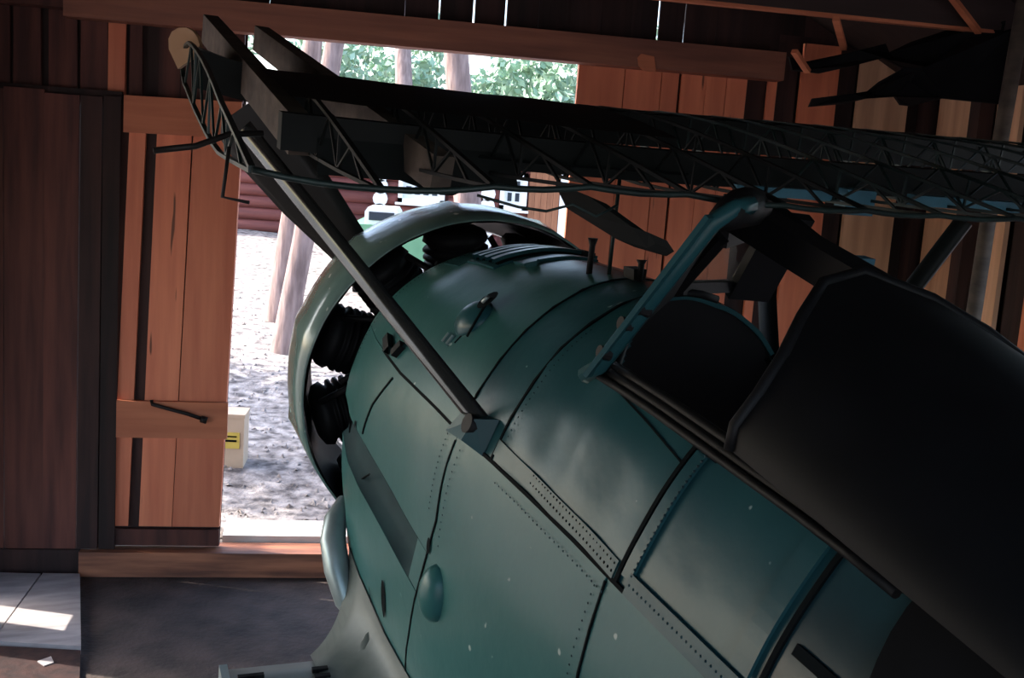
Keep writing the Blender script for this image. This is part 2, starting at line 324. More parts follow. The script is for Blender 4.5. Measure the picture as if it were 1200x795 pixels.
# ------------------------------------------------------------------ biplane wreck. local frame: x forward, y to its left, z up, origin at the rear of the engine cowl
AO = Vector((-0.1166, 4.0234, EYE - 0.8173))
air = tag(empty('biplane', AO, (0, R(-7.0991), R(112.016))), 'green biplane wreck with dented fuselage, open cockpit and bare wing ribs', 'aeroplane')
def part(mb, name, m, parent=None, label=None):
    o = mb.build(name, m, parent or air)
    if label: o['label'] = label
    return o
SEC = [(0.10, .542, .580, .80, 2.8), (.28, .562, .615, .90, 3.0), (.45, .56, .645, .92, 3.0), (.9, .53, .70, .95, 3.0), (1.3, .50, .735, .95, 3.0), (1.8, .47, .75, .93, 3.0), (2.4, .44, .74, .90, 3.0), (3.3, .395, .65, .85, 3.0)]
def lerp_sec(s):
    if s <= SEC[0][0]: return SEC[0][1:]
    for a, b in zip(SEC[:-1], SEC[1:]):
        if s <= b[0]:
            t = (s - a[0]) / (b[0] - a[0]); return [x + (y - x) * t for x, y in zip(a[1:], b[1:])]
    return SEC[-1][1:]
def surf0(s, deg, off=0.0):
    w_, tp, bt, n = lerp_sec(s); t = R(deg); c, sn = math.cos(t), math.sin(t)
    if sn >= 0: y, z = w_ * c, tp * sn
    else: y, z = w_ * math.copysign(max(0, 1 - abs(sn) ** n) ** (1 / n), c), bt * sn
    return Vector((-s, y, z))
def nrm(s, deg):
    a = surf0(s + .02, deg) - surf0(s - .02, deg); b = surf0(s, deg + 1) - surf0(s, deg - 1)
    n = b.cross(a)
    if n.length < 1e-9: return Vector((0, 0, 1))
    n.normalize()
    c = surf0(s, deg); c.x = 0
    return n if n.dot(c) > 0 else -n
def dent(s, deg, amp):
    p = Vector((s * 2.2, deg * .045, 1.7))
    d = noise.noise(p) * .6 + noise.noise(p * 2.3) * .35
    d += 0.9 * noise.noise(Vector((s * 7.5, deg * .02, 5.1))) * max(0, 1 - abs(s - 1.68) / .34) * (1 if 20 < deg < 60 else 0)
    return d * amp
def sp(s, deg, off=0.0, amp=.006): return surf0(s, deg) + nrm(s, deg) * (off + dent(s, deg, amp))
J1, J2, J3, J4, LG = 1.12, 1.335, 1.975, 2.41, 23.0
def shear(s, t):
    q = (s - .10) / (J1 - .10) if s <= J1 else max(0, (J3 - .03 - s) / (J3 - .03 - J1))
    return s - .0052 * max(0, min(45, 2 - t)) * q
def panel(name, s0, s1, t0, t1, m='paint', off=0.0, ds=.05, dt=4.0, mask=None, label=None, th=.012, parent=None, gaps=.0022, amp=.006, sh=False):
    f0 = t0 if callable(t0) else (lambda s: t0); f1 = t1 if callable(t1) else (lambda s: t1); fo = off if callable(off) else (lambda s, q: off)
    ns = max(2, int(round((s1 - s0) / ds))); ntt = max(2, int(round(abs(f1(s1) - f0(s1)) / dt)))
    S = [s0 + gaps + (s1 - s0 - 2 * gaps) * i / ns for i in range(ns + 1)]; g = gaps * 100
    if mask: T = [t0 + g + (t1 - t0 - 2 * g) * j / ntt for j in range(ntt + 1)]
    mb = MB(); N = ntt + 1; PT = [(s, f0(s) + g + (f1(s) - f0(s) - 2 * g) * j / ntt, j / ntt) for s in S for j in range(N)]
    top = [sp(shear(s, t) if sh else s, t, fo(s, q), amp) for s, t, q in PT]; bot = [sp(shear(s, t) if sh else s, t, fo(s, q) - th, amp) for s, t, q in PT]
    keep = {(i, j) for i in range(ns) for j in range(ntt) if mask is None or mask((S[i] + S[i + 1]) / 2, (T[j] + T[j + 1]) / 2)}
    f = []; sm = []; nn = len(top); walls = []
    for i, j in keep:
        a, b, c, d = i * N + j, i * N + j + 1, (i + 1) * N + j + 1, (i + 1) * N + j
        f.append([a, b, c, d]); sm.append(True); f.append([nn + d, nn + c, nn + b, nn + a]); sm.append(True)
        for (di, dj), (p, q) in (((-1, 0), (a, b)), ((1, 0), (c, d)), ((0, 1), (b, c)), ((0, -1), (d, a))):
            if (i + di, j + dj) not in keep: walls.append((q, p, nn + p, nn + q))
    mb.v = [tuple(v) for v in top + bot]; mb.f = f; mb.sm = sm
    for wq in walls: mb.add([mb.v[k] for k in wq], [[0, 1, 2, 3]])
    o = mb.build(name, m, parent or air, fix=False)
    if label: o['label'] = label
    return o
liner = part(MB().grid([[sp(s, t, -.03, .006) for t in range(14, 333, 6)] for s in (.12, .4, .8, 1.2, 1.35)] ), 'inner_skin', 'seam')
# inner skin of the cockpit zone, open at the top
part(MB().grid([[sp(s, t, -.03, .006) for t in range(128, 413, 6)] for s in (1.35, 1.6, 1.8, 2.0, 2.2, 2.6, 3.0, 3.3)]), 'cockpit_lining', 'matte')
part(MB().add([(-1.355, *(surf0(1.355, t, 0) * .985)[1:]) for t in range(0, 360, 10)], [list(range(36))]), 'bulkhead', 'black')
part(MB().add([(-.14, *(surf0(.12, t) * .97)[1:]) for t in range(0, 360, 10)], [list(range(36))]), 'firewall', 'black')
def LGf(s): return LG + max(0, 1.14 - s) * 3.85 + max(0, .62 - s) * 6
panel('nose_panel', .10, J1, LGf, 90, 'paint', off=.001)
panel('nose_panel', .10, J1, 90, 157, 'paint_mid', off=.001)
def TU(s): return 1 - 6 * (s - .34) / .68
def TLo(s): return -10 - 4 * (s - .4) / .6
panel('side_panel', .10, J1, TU, LGf, 'paint', off=-.001, dt=3, sh=True, gaps=.001)
panel('lower_side_panel', .10, J1, -90, TLo, 'paint', off=-.001, sh=True, gaps=.001)
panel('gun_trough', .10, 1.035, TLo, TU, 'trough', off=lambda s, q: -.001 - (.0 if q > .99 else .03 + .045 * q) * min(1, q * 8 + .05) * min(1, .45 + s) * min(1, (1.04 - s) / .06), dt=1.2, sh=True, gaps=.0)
panel('trough_end', 1.035, J1, TLo, TU, 'paint', off=-.002, dt=2, sh=True, gaps=.001)
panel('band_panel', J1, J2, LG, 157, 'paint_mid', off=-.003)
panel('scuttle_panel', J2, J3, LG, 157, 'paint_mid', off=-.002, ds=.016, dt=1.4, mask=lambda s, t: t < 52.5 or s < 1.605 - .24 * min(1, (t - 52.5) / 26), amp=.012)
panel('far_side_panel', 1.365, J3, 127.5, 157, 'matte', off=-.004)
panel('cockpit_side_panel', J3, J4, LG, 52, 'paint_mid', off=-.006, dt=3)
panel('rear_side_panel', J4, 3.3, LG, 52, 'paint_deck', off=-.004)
panel('side_panel', J1, J3 - .03, -90, LG, 'paint', off=-.001, amp=.008, sh=True)
panel('side_panel', J3 - .03, 3.3, -90, LG, 'paint', off=-.003)
panel('side_panel', .10, 3.3, 157, 270, 'paint', off=0, ds=.1, dt=6)
def strip(name, pts, wid, hgt, m, parent=None, off=0.0, amp=.006, label=None):
    """flat strip lying on the skin through (s, angle) points"""
    P = []
    for (a, b), (c, d) in zip(pts[:-1], pts[1:]):
        for k in range(10): P.append((a + (c - a) * k / 10, b + (d - b) * k / 10))
    P.append(pts[-1]); rows = []
    for i, (s, t) in enumerate(P):
        a = sp(*P[max(i - 1, 0)], 0, amp); b = sp(*P[min(i + 1, len(P) - 1)], 0, amp); n = nrm(s, t); x = (b - a).normalized().cross(n); p = sp(s, t, off, amp)
        rows.append([p - x * wid / 2 - n * .004, p - x * wid / 2 + n * hgt, p + x * wid / 2 + n * hgt, p + x * wid / 2 - n * .004])
    return part(MB().grid(rows, False), name, m, parent, label)
def rivets(pts, parent, r=.0045, m='paint_deck', off=.003):
    mb = MB()
    for s, t in pts:
        n = nrm(s, t); p = sp(s, t, off, .006); x = n.orthogonal().normalized(); y = n.cross(x)
        ring = [p + (x * math.cos(k * 1.0472) + y * math.sin(k * 1.0472)) * r for k in range(6)]
        mb.add(ring + [p + n * r * .8], [[k, (k + 1) % 6, 6] for k in range(6)])
    o = part(mb, 'rivets', m, parent); o['kind'] = 'stuff'; return o
def lin(a, b, n): return [(a[0] + (b[0] - a[0]) * i / (n - 1), a[1] + (b[1] - a[1]) * i / (n - 1)) for i in range(n)]
st = strip('riveted_strip', [(1.34, 26.2), (1.965, 24.8)], .040, .004, 'paint_mid', label='narrow strip with two rows of rivets')
rivets(lin((1.55, 27.0), (1.955, 25.6), 26) + lin((1.55, 25.4), (1.955, 24.2), 26), st, m='seam')
strip('longeron_joint', [(.40, LGf(.40)), (.62, LGf(.62)), (1.14, 23.0), (3.3, 22.9)], .009, .002, 'seam')
e2 = strip('edge_strip', [(J3 + .03, 25), (J3 + .03, 50)], .032, .004, 'paint_mid'); rivets(lin((J3 + .045, 26), (J3 + .045, 50), 22), e2)
e3 = strip('edge_strip', [(J3 + .04, 24.5), (J4 - .02, 24.5)], .045, .004, 'paint_mid'); rivets(lin((J3 + .05, 24.6), (J4 - .03, 24.6), 24), e3)
strip('edge_strip', [(J4 - .05, 27), (J4 - .05, 50)], .05, .004, 'paint_mid')
strip('edge_strip', [(J4 + .03, 35), (2.75, 36)], .02, .003, 'seam')
for a, b, wd in (((J3, LG), (J3, 51), .011), ((J4, LG), (J4, 51), .011), ((J2, LG), (J2, 120), .009), ((J1, LG), (J1, 120), .006), ((shear(J1, -44), -44), (shear(J1, 2), 2), .006), ((J1, 2), (J1, LG - 2), .006), ((J3 - .03, -60), (J3 - .03, LG - 1), .005)):
    strip('panel_joint', [a, b], wd, .0018, 'seam')
strip('panel_joint', [(.46, 2), (.50, 12), (.58, 22.5)], .006, .003, 'seam')
strip('panel_joint', [(1.60, 51.5), (1.97, 46.5)], .004, .002, 'seam')
strip('panel_joint', [(.42, -9.8), (.50, -6.5)], .004, .003, 'seam', off=-.02)
rivets(lin((1.07, 21), (1.07, 3), 14) + lin((1.17, 20), (1.16, -2), 14) + lin((1.40, 20.2), (1.95, 20.2), 26) + lin((.14, 20), (.16, 86), 40) + lin((1.37, 28), (1.37, 60), 22) + lin((1.9, -20), (1.92, 20), 26), air, r=.003)
# louvres and access plate on the top of the nose
lo = panel('louvre_panel', .34, .58, 67, 108, 'paint_mid', off=.008, th=.01, dt=3)
for k in range(4):
    s = .37 + k * .058
    strip('louvre', [(s, 69), (s, 88), (s, 105)], .030, .022 , 'paint_mid', lo, off=.004); strip('louvre_slot', [(s + .022, 69), (s + .022, 88), (s + .022, 105)], .014, .010, 'seam', lo, off=.004)
ap = panel('access_plate', .60, .69, 73, 99, 'paint_mid', off=.010, th=.012, dt=3)
strip('plate_catch', [(.70, 73.5), (.72, 76.5)], .03, .016, 'paint_mid', ap)
panel('patch_panel', .14, .33, 64, 84, 'paint_mid', off=.003, th=.005)
# scoop with a dark mouth, catch plate, small blocks
def blister(s, t, ls, lt, h, name, m, ns=10, nt_=14):
    rows = []
    for i in range(ns + 1):
        a = math.pi / 2 * i / ns; r_ = math.cos(a); rows.append([sp(s + ls * r_ * math.cos(2 * math.pi * k / nt_), t + lt * r_ * math.sin(2 * math.pi * k / nt_), -.004 + h * math.sin(a)) for k in range(nt_)])
    return part(MB().grid(rows, True, True), name, m)
sb = blister(.82, 48.5, .075, 6.5, .038, 'scoop', 'paint_mid')
part(MB().grid([[sp(.86 + .034 * r_ * math.cos(q), 54 + 3.4 * r_ * math.sin(q), .030) for q in [k * .5236 for k in range(12)]] for r_ in (0.01, .6, 1)], True, True), 'scoop_mouth', 'seam', sb)
part(MB().tube([sp(.885, 43, .006), sp(.885, 47, .016), sp(.875, 53, .03), sp(.87, 55, .028)], .004, 6), 'cable', 'seam', sb)
part(MB().tube([sp(.86, 52.5, .034), sp(.87, 54.5, .04)], .006, 6), 'pin', 'steel', sb)
strip('catch_plate', [(.79, 38.5), (.79, 42)], .045, .003, 'paint_mid'); strip('catch', [(.765, 38.6), (.765, 41.5)], .005, .008, 'steel'); strip('catch', [(.80, 38.6), (.80, 41.5)], .005, .008, 'steel'); strip('catch_slot', [(.835, 40), (.85, 46)], .006, .003, 'seam')
for a, b in (((.40, 31.2), (.475, 28.3)), ((.545, 32.0), (.525, 28.3))):
    strip('block', [a, b], .028, .022, 'black')
# holes and blister low on the left side
blister(1.165, -10.5, .058, 5.2, .05, 'blister', 'paint')
def hole(s, t, ls, lt, off=.003):
    mb = MB().grid([[sp(s + ls * r_ * math.cos(q), t + lt * r_ * math.sin(q), off) for q in [k * .3927 for k in range(16)]] for r_ in (0.01, .6, 1)], True, True)
    return part(mb, 'slot', 'seam')
hole(1.09, -4.0, .012, 1.5); hole(.74, -27, .018, 4.6); hole(.585, -37, .008, 7.0); hole(.37, 2.0, .008, 1.2)
# strut foot fairing
ff = part(MB().hexa([sp(1.10, 22.0, .0), sp(1.29, 22.4, .0), sp(1.29, 31, .0), sp(1.16, 29, .0)], [sp(1.14, 23.0, .05), sp(1.26, 24, .06), sp(1.27, 29, .055), sp(1.18, 28, .05)]), 'strut_foot', 'paint_mid')
part(MB().tube([sp(1.25, 27.5, .02), sp(1.25, 27.5, .06)], .026, 12), 'foot_socket', 'black', ff)
def streamline(a, b, ch, th_, axis):
    a, b = Vector(a), Vector(b); d = (b - a).normalized(); x = Vector(axis); x = (x - d * x.dot(d)).normalized(); y = d.cross(x)
    prof = [(.5, 0), (.38, .36), (.15, .5), (-.15, .42), (-.35, .22), (-.5, 0), (-.35, -.22), (-.15, -.42), (.15, -.5), (.38, -.36)]
    return MB().grid([[p + x * (c * ch) + y * (t * th_) for c, t in prof] for p in (a, a + d * .02, b)], True, True)
part(streamline((-1.22, .45, .345), (-.50, .985, .975), .062, .03, (.35, .25, -.9)), 'wing_strut', 'strut', label='slim metal strut from fuselage side up to the wing')
part(streamline((-1.22, -.45, .345), (-.378, -.84, .985), .085, .038, (.9, -.1, -.2)), 'wing_strut', 'wing_black')
part(streamline((-1.555, -.42, .62), (-1.62, -.60, 1.0), .055, .045, (.9, -.1, -.2)), 'wing_strut', 'wing_black')
# posts on the scuttle
for s, t, h, r_ in ((1.0, 80, .10, .009), (1.16, 88, .055, .009)):
    p = sp(s, t); o = part(MB().tube([p - Vector((0, 0, .02)), p + Vector((.004, .0, h * .8)), p + Vector((.006, 0, h))], r_, 8, [r_, r_, r_ * 1.7]), 'sight_post', 'black')
p = sp(1.05, 84); part(MB().tube([p - Vector((0, 0, .02)), p + Vector((.02, 0, .30))], .006, 6), 'sight_rod', 'rib', label='thin green upright rod')
for s, t in ((1.1, 86), (.52, 99)):
    part(MB().hexa([sp(s, t), sp(s + .06, t), sp(s + .06, t + 4), sp(s, t + 4)], [sp(s, t, .03), sp(s + .06, t, .03), sp(s + .06, t + 4, .03), sp(s, t + 4, .03)]), 'bracket', 'black')

# engine cowl ring
rows = []
prof = [(0.0, .668), (0.0, .676), (.12, .684), (.28, .682), (.38, .668), (.45, .645), (.49, .610), (.495, .575), (.46, .56), (.40, .575), (.28, .62), (.12, .655), (0.0, .668)]
for x, r_ in prof:
    row = []
    for k in range(88):
        t = 2 * math.pi * k / 88; wob = noise.noise(Vector((math.cos(t) * 2.2, math.sin(t) * 2.2, x * 4))) * .010
        b = max(0, math.cos(11 * (t - R(16)))) ** 6 * .014 * max(0, 1 - abs(x - .27) / .2) * (1 if r_ > .64 else 0)
        xx = x + (noise.noise(Vector((math.cos(t) * 6, math.sin(t) * 6, 3))) * .012 if x == 0 else 0)
        row.append((xx, (r_ + wob + b) * math.cos(t), (r_ + wob + b) * math.sin(t)))
    rows.append(row)
ring = part(MB().grid(rows, True, True), 'engine_cowl', 'paint_ring', label='ring shaped engine cowl with worn pale green paint')
part(MB().grid([[(x, r_ * math.cos(2 * math.pi * k / 48), r_ * math.sin(2 * math.pi * k / 48)) for k in range(48)] for x, r_ in ((.004, .660), (.12, .648), (.28, .612), (.40, .568))], True, True), 'cowl_lining', 'black', ring)  # separate black lining darkens the inside of the ring
# radial engine
en = part(MB().lathe([(-.14, .0), (-.14, .36), (.05, .36), (.10, .30), (.42, .28), (.55, .15), (.60, .1), (.60, 0)], (0, 0, 0), (1, 0, 0), (0, 1, 0), 24), 'engine', 'black')
for k in range(11):
    a = R(16.4 + 360 / 11 * k); rv = Vector((0, math.cos(a), math.sin(a))); pf = [(.24, .0), (.24, .085)]
    for j in range(9): pf += [(.29 + j * .028, .128), (.302 + j * .028, .128), (.304 + j * .028, .108), (.314 + j * .028, .108)]
    pf += [(.555, .128), (.585, .12), (.605, .08), (.61, 0)]
    cy = part(MB().lathe(pf, (.22, 0, 0), rv, (1, 0, 0), 14), 'cylinder', 'black', en)
    q = Vector((0, -rv.z, rv.y))
    part(MB().tube([rv * .30 + q * .05 + Vector((.36, 0, 0)), rv * .58 + q * .03 + Vector((.33, 0, 0))], .012, 6), 'push_rod', 'black', en)
    part(MB().tube([rv * .33 + q * .12 + Vector((.06, 0, 0)), rv * .46 + q * .15 + Vector((.04, 0, 0)), rv * .58 + q * .10 + Vector((.10, 0, 0))], .013, 6), 'intake_pipe', 'black', en)
    part(MB().tube([rv * .40 + q * .16 + Vector((.05, 0, 0)), rv * .43 + q * .19 + Vector((.06, 0, 0)), rv * .50 + q * .17 + Vector((.06, 0, 0))], .011, 6), 'loose_pipe', 'black', en)
# propeller
pr = part(MB().lathe([(-.12, 0), (-.12, .11), (.08, .12), (.14, .07), (.16, 0)], (.80, 0, 0), (1, 0, 0), (0, 1, 0), 20), 'propeller', 'wing_black')
for sgn in (1, -1):
    a = R(47.2); rv = Vector((0, math.cos(a), math.sin(a))) * sgn; q = Vector((0, rv.z, -rv.y)); rows = []
    for r_, wd, tw, th_ in ((.05, .09, 60, .08), (.25, .13, 50, .07), (.5, .21, 36, .05), (.8, .27, 27, .04), (1.1, .285, 22, .03), (1.20, .26, 21, .028), (1.25, .16, 20, .02)):
        cx = q * math.cos(R(tw)) + Vector((1, 0, 0)) * math.sin(R(tw)) * 1; nx = Vector((1, 0, 0)) * math.cos(R(tw)) - q * math.sin(R(tw))
        rows.append([Vector((.8, 0, 0)) + rv * r_ + cx * (u * wd) + nx * (t * th_) for u, t in ((-.5, 0), (-.25, .4), (.1, .5), (.4, .25), (.5, 0), (.4, -.2), (.1, -.3), (-.25, -.25))])
    part(MB().grid(rows, True, True).add(rows[-1], [list(range(8))]), 'blade', 'prop', pr)

# lower wing root, fillet and exhaust pipe
lw = part(MB().grid([[(x, y, z) for x, z in ((-.56, -.77), (-.60, -.715), (-.70, -.69), (-.95, -.685), (-1.6, -.74), (-2.0, -.79), (-1.6, -.85), (-.95, -.86), (-.66, -.83))] for y in (.30, .55, .80, .985)], True, True).add([(x, .985, z) for x, z in ((-.56, -.77), (-.60, -.715), (-.70, -.69), (-.95, -.685), (-1.6, -.74), (-2.0, -.79), (-1.6, -.85), (-.95, -.86), (-.66, -.83))], [list(range(9))]), 'lower_wing_root', 'alu', label='grey stub of the lower wing')
part(MB().box(-1.1, -.60, .975, 1.0, -.83, -.695), 'end_plate', 'steel', lw)
for x, y in ((-.70, .93), (-.70, .90), (-.73, .93), (-.70, .70), (-.74, .70)):
    part(MB().box(x - .008, x + .008, y - .025, y + .025, -.70, -.676), 'bolt_plate', 'black', lw)
rows = []
for k in range(8):
    a = sp(.33 + .13 * k, -30 - 2.2 * min(k, 3), .004); b = Vector((-.45 - .13 * k, .555 - .02 * min(k, 3), -.68)); c = Vector((-.57 - .13 * k, .705, -.712 if k == 0 else -.686))
    rows.append([a * (1 - t) ** 2 + b * 2 * t * (1 - t) + c * t * t for t in [i / 9 for i in range(10)]])
rows.insert(0, [p + Vector((.02, -.05, -.03)) for p in rows[0]])
fil = part(MB().grid(rows), 'wing_fillet', 'alu')
part(MB().tube([(-.16, .52, -.36), (-.22, .57, -.40), (-.28, .588, -.45), (-.34, .58, -.53), (-.40, .555, -.62), (-.46, .50, -.70)], .04, 14, [.036, .042, .046, .046, .04, .02]), 'exhaust_pipe', 'steel', label='bent silvery pipe below the cowl')
part(MB().tube([(-.62, .42, -.70), (-.66, .52, -.66), (-.72, .60, -.72)], .05, 10, [.06, .065, .03]), 'pipe_stub', 'alu')

# cockpit: windscreen, sills, hood
wsn = part(MB().tube([(-1.56, .345, .585), (-1.607, .335, .622), (-1.70, .27, .82), (-1.78, .215, .985), (-1.79, .175, 1.02), (-1.78, .13, 1.028)], .02, 8), 'windscreen', 'paint_mid', label='dark green windscreen frame')
part(MB().bar((-1.60, .352, .60), (-1.79, .225, 1.0), .045, .012, (1, .6, 0)), 'frame_strip', 'paint_mid', wsn)
for q in ((-1.66, .315, .735), (-1.685, .29, .775), (-1.63, .34, .66)):
    part(MB().lathe([(-.012, 0), (-.012, .016), (.012, .016), (.012, 0)], q, (.3, 1, .2), (1, 0, 0), 10, False), 'lug', 'black', wsn)
part(MB().tube([(-1.765, .205, .985), (-1.78, .18, 1.005), (-1.72, .11, 1.012), (-1.60, .0, .998), (-1.52, -.05, .985), (-1.49, -.07, .96)], .04, 10, [.02, .036, .044, .044, .04, .02]), 'arch_top', 'black', wsn)
part(MB().prism([(-1.607, .33, .63), (-1.74, .22, .94), (-1.77, .19, 1.0), (-1.53, .03, .94), (-1.37, .02, .74)], (.006, -.004, 0)), 'side_panel', 'black', wsn)
BL, BR, TL, TR = Vector((-1.37, .02, .752)), Vector((-1.26, -.20, .737)), Vector((-1.53, .03, .925)), Vector((-1.352, -.20, .902))
part(MB().bar(BL, BR, .03, .03), 'bottom_rail', 'black', wsn); part(MB().bar(TL, TR + Vector((0, 0, .03)), .04, .07), 'top_rail', 'black', wsn)
part(MB().bar(BR + Vector((0, -.06, -.03)), TR + Vector((-.02, -.075, .05)), .03, .13, (0, 1, 0)), 'post', 'black', wsn); part(MB().bar(BL + Vector((0, .02, 0)), TL, .05, .03, (0, 1, 0)), 'post', 'black', wsn)
def q4(a, b): return BL.lerp(BR, a).lerp(TL.lerp(TR, a), b)
part(MB().tube([sp(1.605 - .24 * k / 8, 52.5 + 26 * k / 8, .004) for k in range(9)] + [sp(1.365, 78.5 + 23 * k / 4, .004) for k in range(1, 5)], .011, 8), 'base_rail', 'black', wsn)
part(MB().prism([q4(.02, 0), q4(.98, 0), q4(.98, .42), q4(.80, .50), q4(.72, .66), q4(.62, .74), q4(.5, 1), q4(.02, 1)], (.004, 0, .001)), 'glass_pane', 'dustyglass', wsn, 'dusty pane with its corner broken out')
part(MB().bar((-1.50, -.01, .975), (-2.02, -.03, .898), .07, .075), 'roof_rail', 'black', wsn)
part(MB().bar((-1.37, -.21, .965), (-1.78, -.215, .858), .05, .03), 'roof_rail', 'wing_black', wsn)
rl_ = []
for dz, dw, rr in ((.012, .0, .013), (.035, .03, .012), (-.004, -.03, .009)):
    part(MB().tube([sp(1.60 + i * .12, 52.6, .012 + dz) + Vector((0, -dw, 0)) for i in range(9)], rr, 8), 'hood_rail', 'black')
part(MB().hexa([sp(2.0, 51, .0), sp(2.05, 50, .0), sp(2.07, 53, 0), sp(2.0, 53, 0)], [sp(2.0, 51, .02), sp(2.05, 50, .02), sp(2.07, 53, .03), sp(2.0, 53, .03)]), 'rail_bracket', 'black')
hs = [(.392, .69), (.39, .74), (.35, .80), (.29, .86), (.21, .905), (.12, .932), (0, .942), (-.12, .922), (-.20, .89), (-.28, .84), (-.34, .78), (-.38, .72), (-.39, .66)]
rows = []
for k in range(9):
    row = []
    for y, z in hs:
        b = max(0, (z - .66) / .288); x0 = -2.225 + .25 * b ** 5; x = x0 + (-3.15 - x0) * k / 8
        row.append((x, y * (1 - .03 * k / 8), z + .22 * (x + 2.0) * (.25 + .75 * b) if x < -2.0 else z))
    rows.append(row)
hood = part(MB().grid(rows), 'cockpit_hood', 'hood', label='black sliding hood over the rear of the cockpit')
part(MB().tube(rows[0], .012, 6), 'hood_frame', 'black', hood)
# added black sheet, stands in for shade on the rear fuselage
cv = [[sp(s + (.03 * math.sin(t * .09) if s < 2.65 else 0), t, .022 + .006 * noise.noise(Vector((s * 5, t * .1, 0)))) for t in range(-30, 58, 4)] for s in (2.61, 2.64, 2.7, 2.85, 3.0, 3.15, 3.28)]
cl = MB().grid(cv + [[p - Vector((0, .0, 0)) + (p - Vector((p.x, 0, 0))).normalized() * .006 for p in r_] for r_ in cv[::-1]]).build('shade_sheet', 'matte', None)
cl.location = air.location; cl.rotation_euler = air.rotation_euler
tag(cl, 'added black sheet standing in for shade on the rear fuselage side, lower right', 'shade sheet')

# ------------------------------------------------------------------ bare upper wing
LEx, TEx = -.08, -1.71
UPC = [(-.08, 1.045), (-.10, 1.085), (-.16, 1.108), (-.30, 1.124), (-.5, 1.13), (-.8, 1.12), (-1.1, 1.093), (-1.4, 1.055), (-1.71, 1.012)]
LOC = [(-.08, 1.045), (-.12, 1.015), (-.2, .998), (-.35, .985), (-.6, .972), (-.9, .966), (-1.1, .967), (-1.4, .985), (-1.71, 1.008)]
def ev(c, x):
    for (a, b), (p, q) in zip(c[:-1], c[1:]):
        if x >= p: return b + (q - b) * (x - a) / (p - a)
    return c[-1][1]
TAILS = [(1.13, 1.008), (.893, .990), (.673, 1.013), (.465, 1.027), (.237, 1.027), (0.0, 1.022), (-.22, 1.02), (-.44, 1.016), (-.66, 1.02), (-.88, 1.02), (-1.1, 1.025), (-1.33, 1.025), (-1.56, 1.03), (-1.79, 1.03), (-2.02, 1.035)]
def dz(y, x):
    k = .012 * abs(y)
    if y > .95: k += .06 * (y - .95) / .2 * max(0, min(1, (x + 1.2) / .9))
    return k
YL, YR = 1.15, -2.10
uw = part(MB(), 'upper_wing', 'wing_black')
bpy.data.objects.remove(uw)
def spar(x, z0, z1, th_, y0, y1):
    mb = MB(); ys = [y0 + (y1 - y0) * i / 12 for i in range(13)]
    mb.grid([[(x - th_ / 2, y, z0 + dz(y, x)), (x - th_ / 2, y, z1 + dz(y, x)), (x + th_ / 2, y, z1 + dz(y, x)), (x + th_ / 2, y, z0 + dz(y, x))] for y in ys], False, True)
    for i in (0, 12):
        y = ys[i]; mb.add([(x - th_ / 2, y, z0 + dz(y, x)), (x - th_ / 2, y, z1 + dz(y, x)), (x + th_ / 2, y, z1 + dz(y, x)), (x + th_ / 2, y, z0 + dz(y, x))], [[0, 1, 2, 3]])
    return mb
uw = part(spar(-.38, 1.012, 1.118, .05, 1.12, YR), 'upper_wing', 'wing_black', label='bare skeleton of the upper wing, spars and ribs')
rs = part(spar(-1.09, .980, 1.066, .05, .985, YR), 'rear_spar', 'wing_black', uw)
# nose skin
ys = [1.10 + (YR - 1.10) * i / 30 for i in range(31)]
part(MB().grid([[(x, y, z + dz(y, x) + .004 + (.004 * noise.noise(Vector((y * 6, x * 5, 0))))) for x, z in ((-.13, 1.012), (-.10, 1.025), (-.085, 1.05), (-.10, 1.085), (-.16, 1.108), (-.26, 1.12), (-.40, 1.124))] for y in ys]), 'nose_skin', 'wing_black', uw)
for i, (y, zt) in enumerate(TAILS):
    mb = MB(); xs = [-.09, -.13, -.2, -.3, -.45, -.6, -.75, -.9, -1.05, -1.2, -1.35, -1.5, -1.62, -1.705]
    def U_(x): return Vector((x, y, ev(UPC, x) + dz(y, x) + (zt - 1.01) * max(0, (-x - 1.1) / .6)))
    def L_(x): return Vector((x, y, ev(LOC, x) + dz(y, x) + (zt - 1.01) * max(0, (-x - 1.1) / .6)))
    for a, b in zip(xs[:-1], xs[1:]):
        mb.bar(U_(a), U_(b), .012, .008); mb.bar(L_(a), L_(b), .012, .008)
    lat = [-.2, -.38, -.52, -.66, -.80, -.94, -1.08, -1.2, -1.32, -1.44, -1.56]
    for k, (a, b) in enumerate(zip(lat[:-1], lat[1:])):
        p, q = (U_(a), L_(b)) if k % 2 else (L_(a), U_(b)); mb.bar(p, q, .006, .006)
        if k % 3 == 1: mb.bar(U_(b), L_(b), .006, .006)
    part(mb, 'rib', 'wing_black' if -.3 < y < .95 else 'rib', uw)  # inner ribs black: silhouette shade put into their colour
tp = [(TEx + .008 * math.sin(i * 2.1), y, z + dz(y, TEx)) for i, (y, z) in enumerate(TAILS)]
fine = []
for a, b in zip(tp[:-1], tp[1:]):
    for k in range(4): fine.append(Vector(a).lerp(Vector(b), k / 4) + Vector((0, 0, -.006 * math.sin(math.pi * k / 4))))
fine.append(Vector(tp[-1])); part(MB().tube(fine, .0065, 8), 'trailing_edge', 'wing', uw)
part(MB().grid([[(x, y, ev(UPC, x) + .006 + dz(y, x) + .005 * noise.noise(Vector((y * 5, x * 5, 7)))) for x in (-.38, -.5, -.65, -.8, -.95, -1.08 - .05 * noise.noise(Vector((y * 4, 0, 1))))] for y in [.96 - .08 * i for i in range(14)]]), 'upper_skin', 'wing_black', uw)
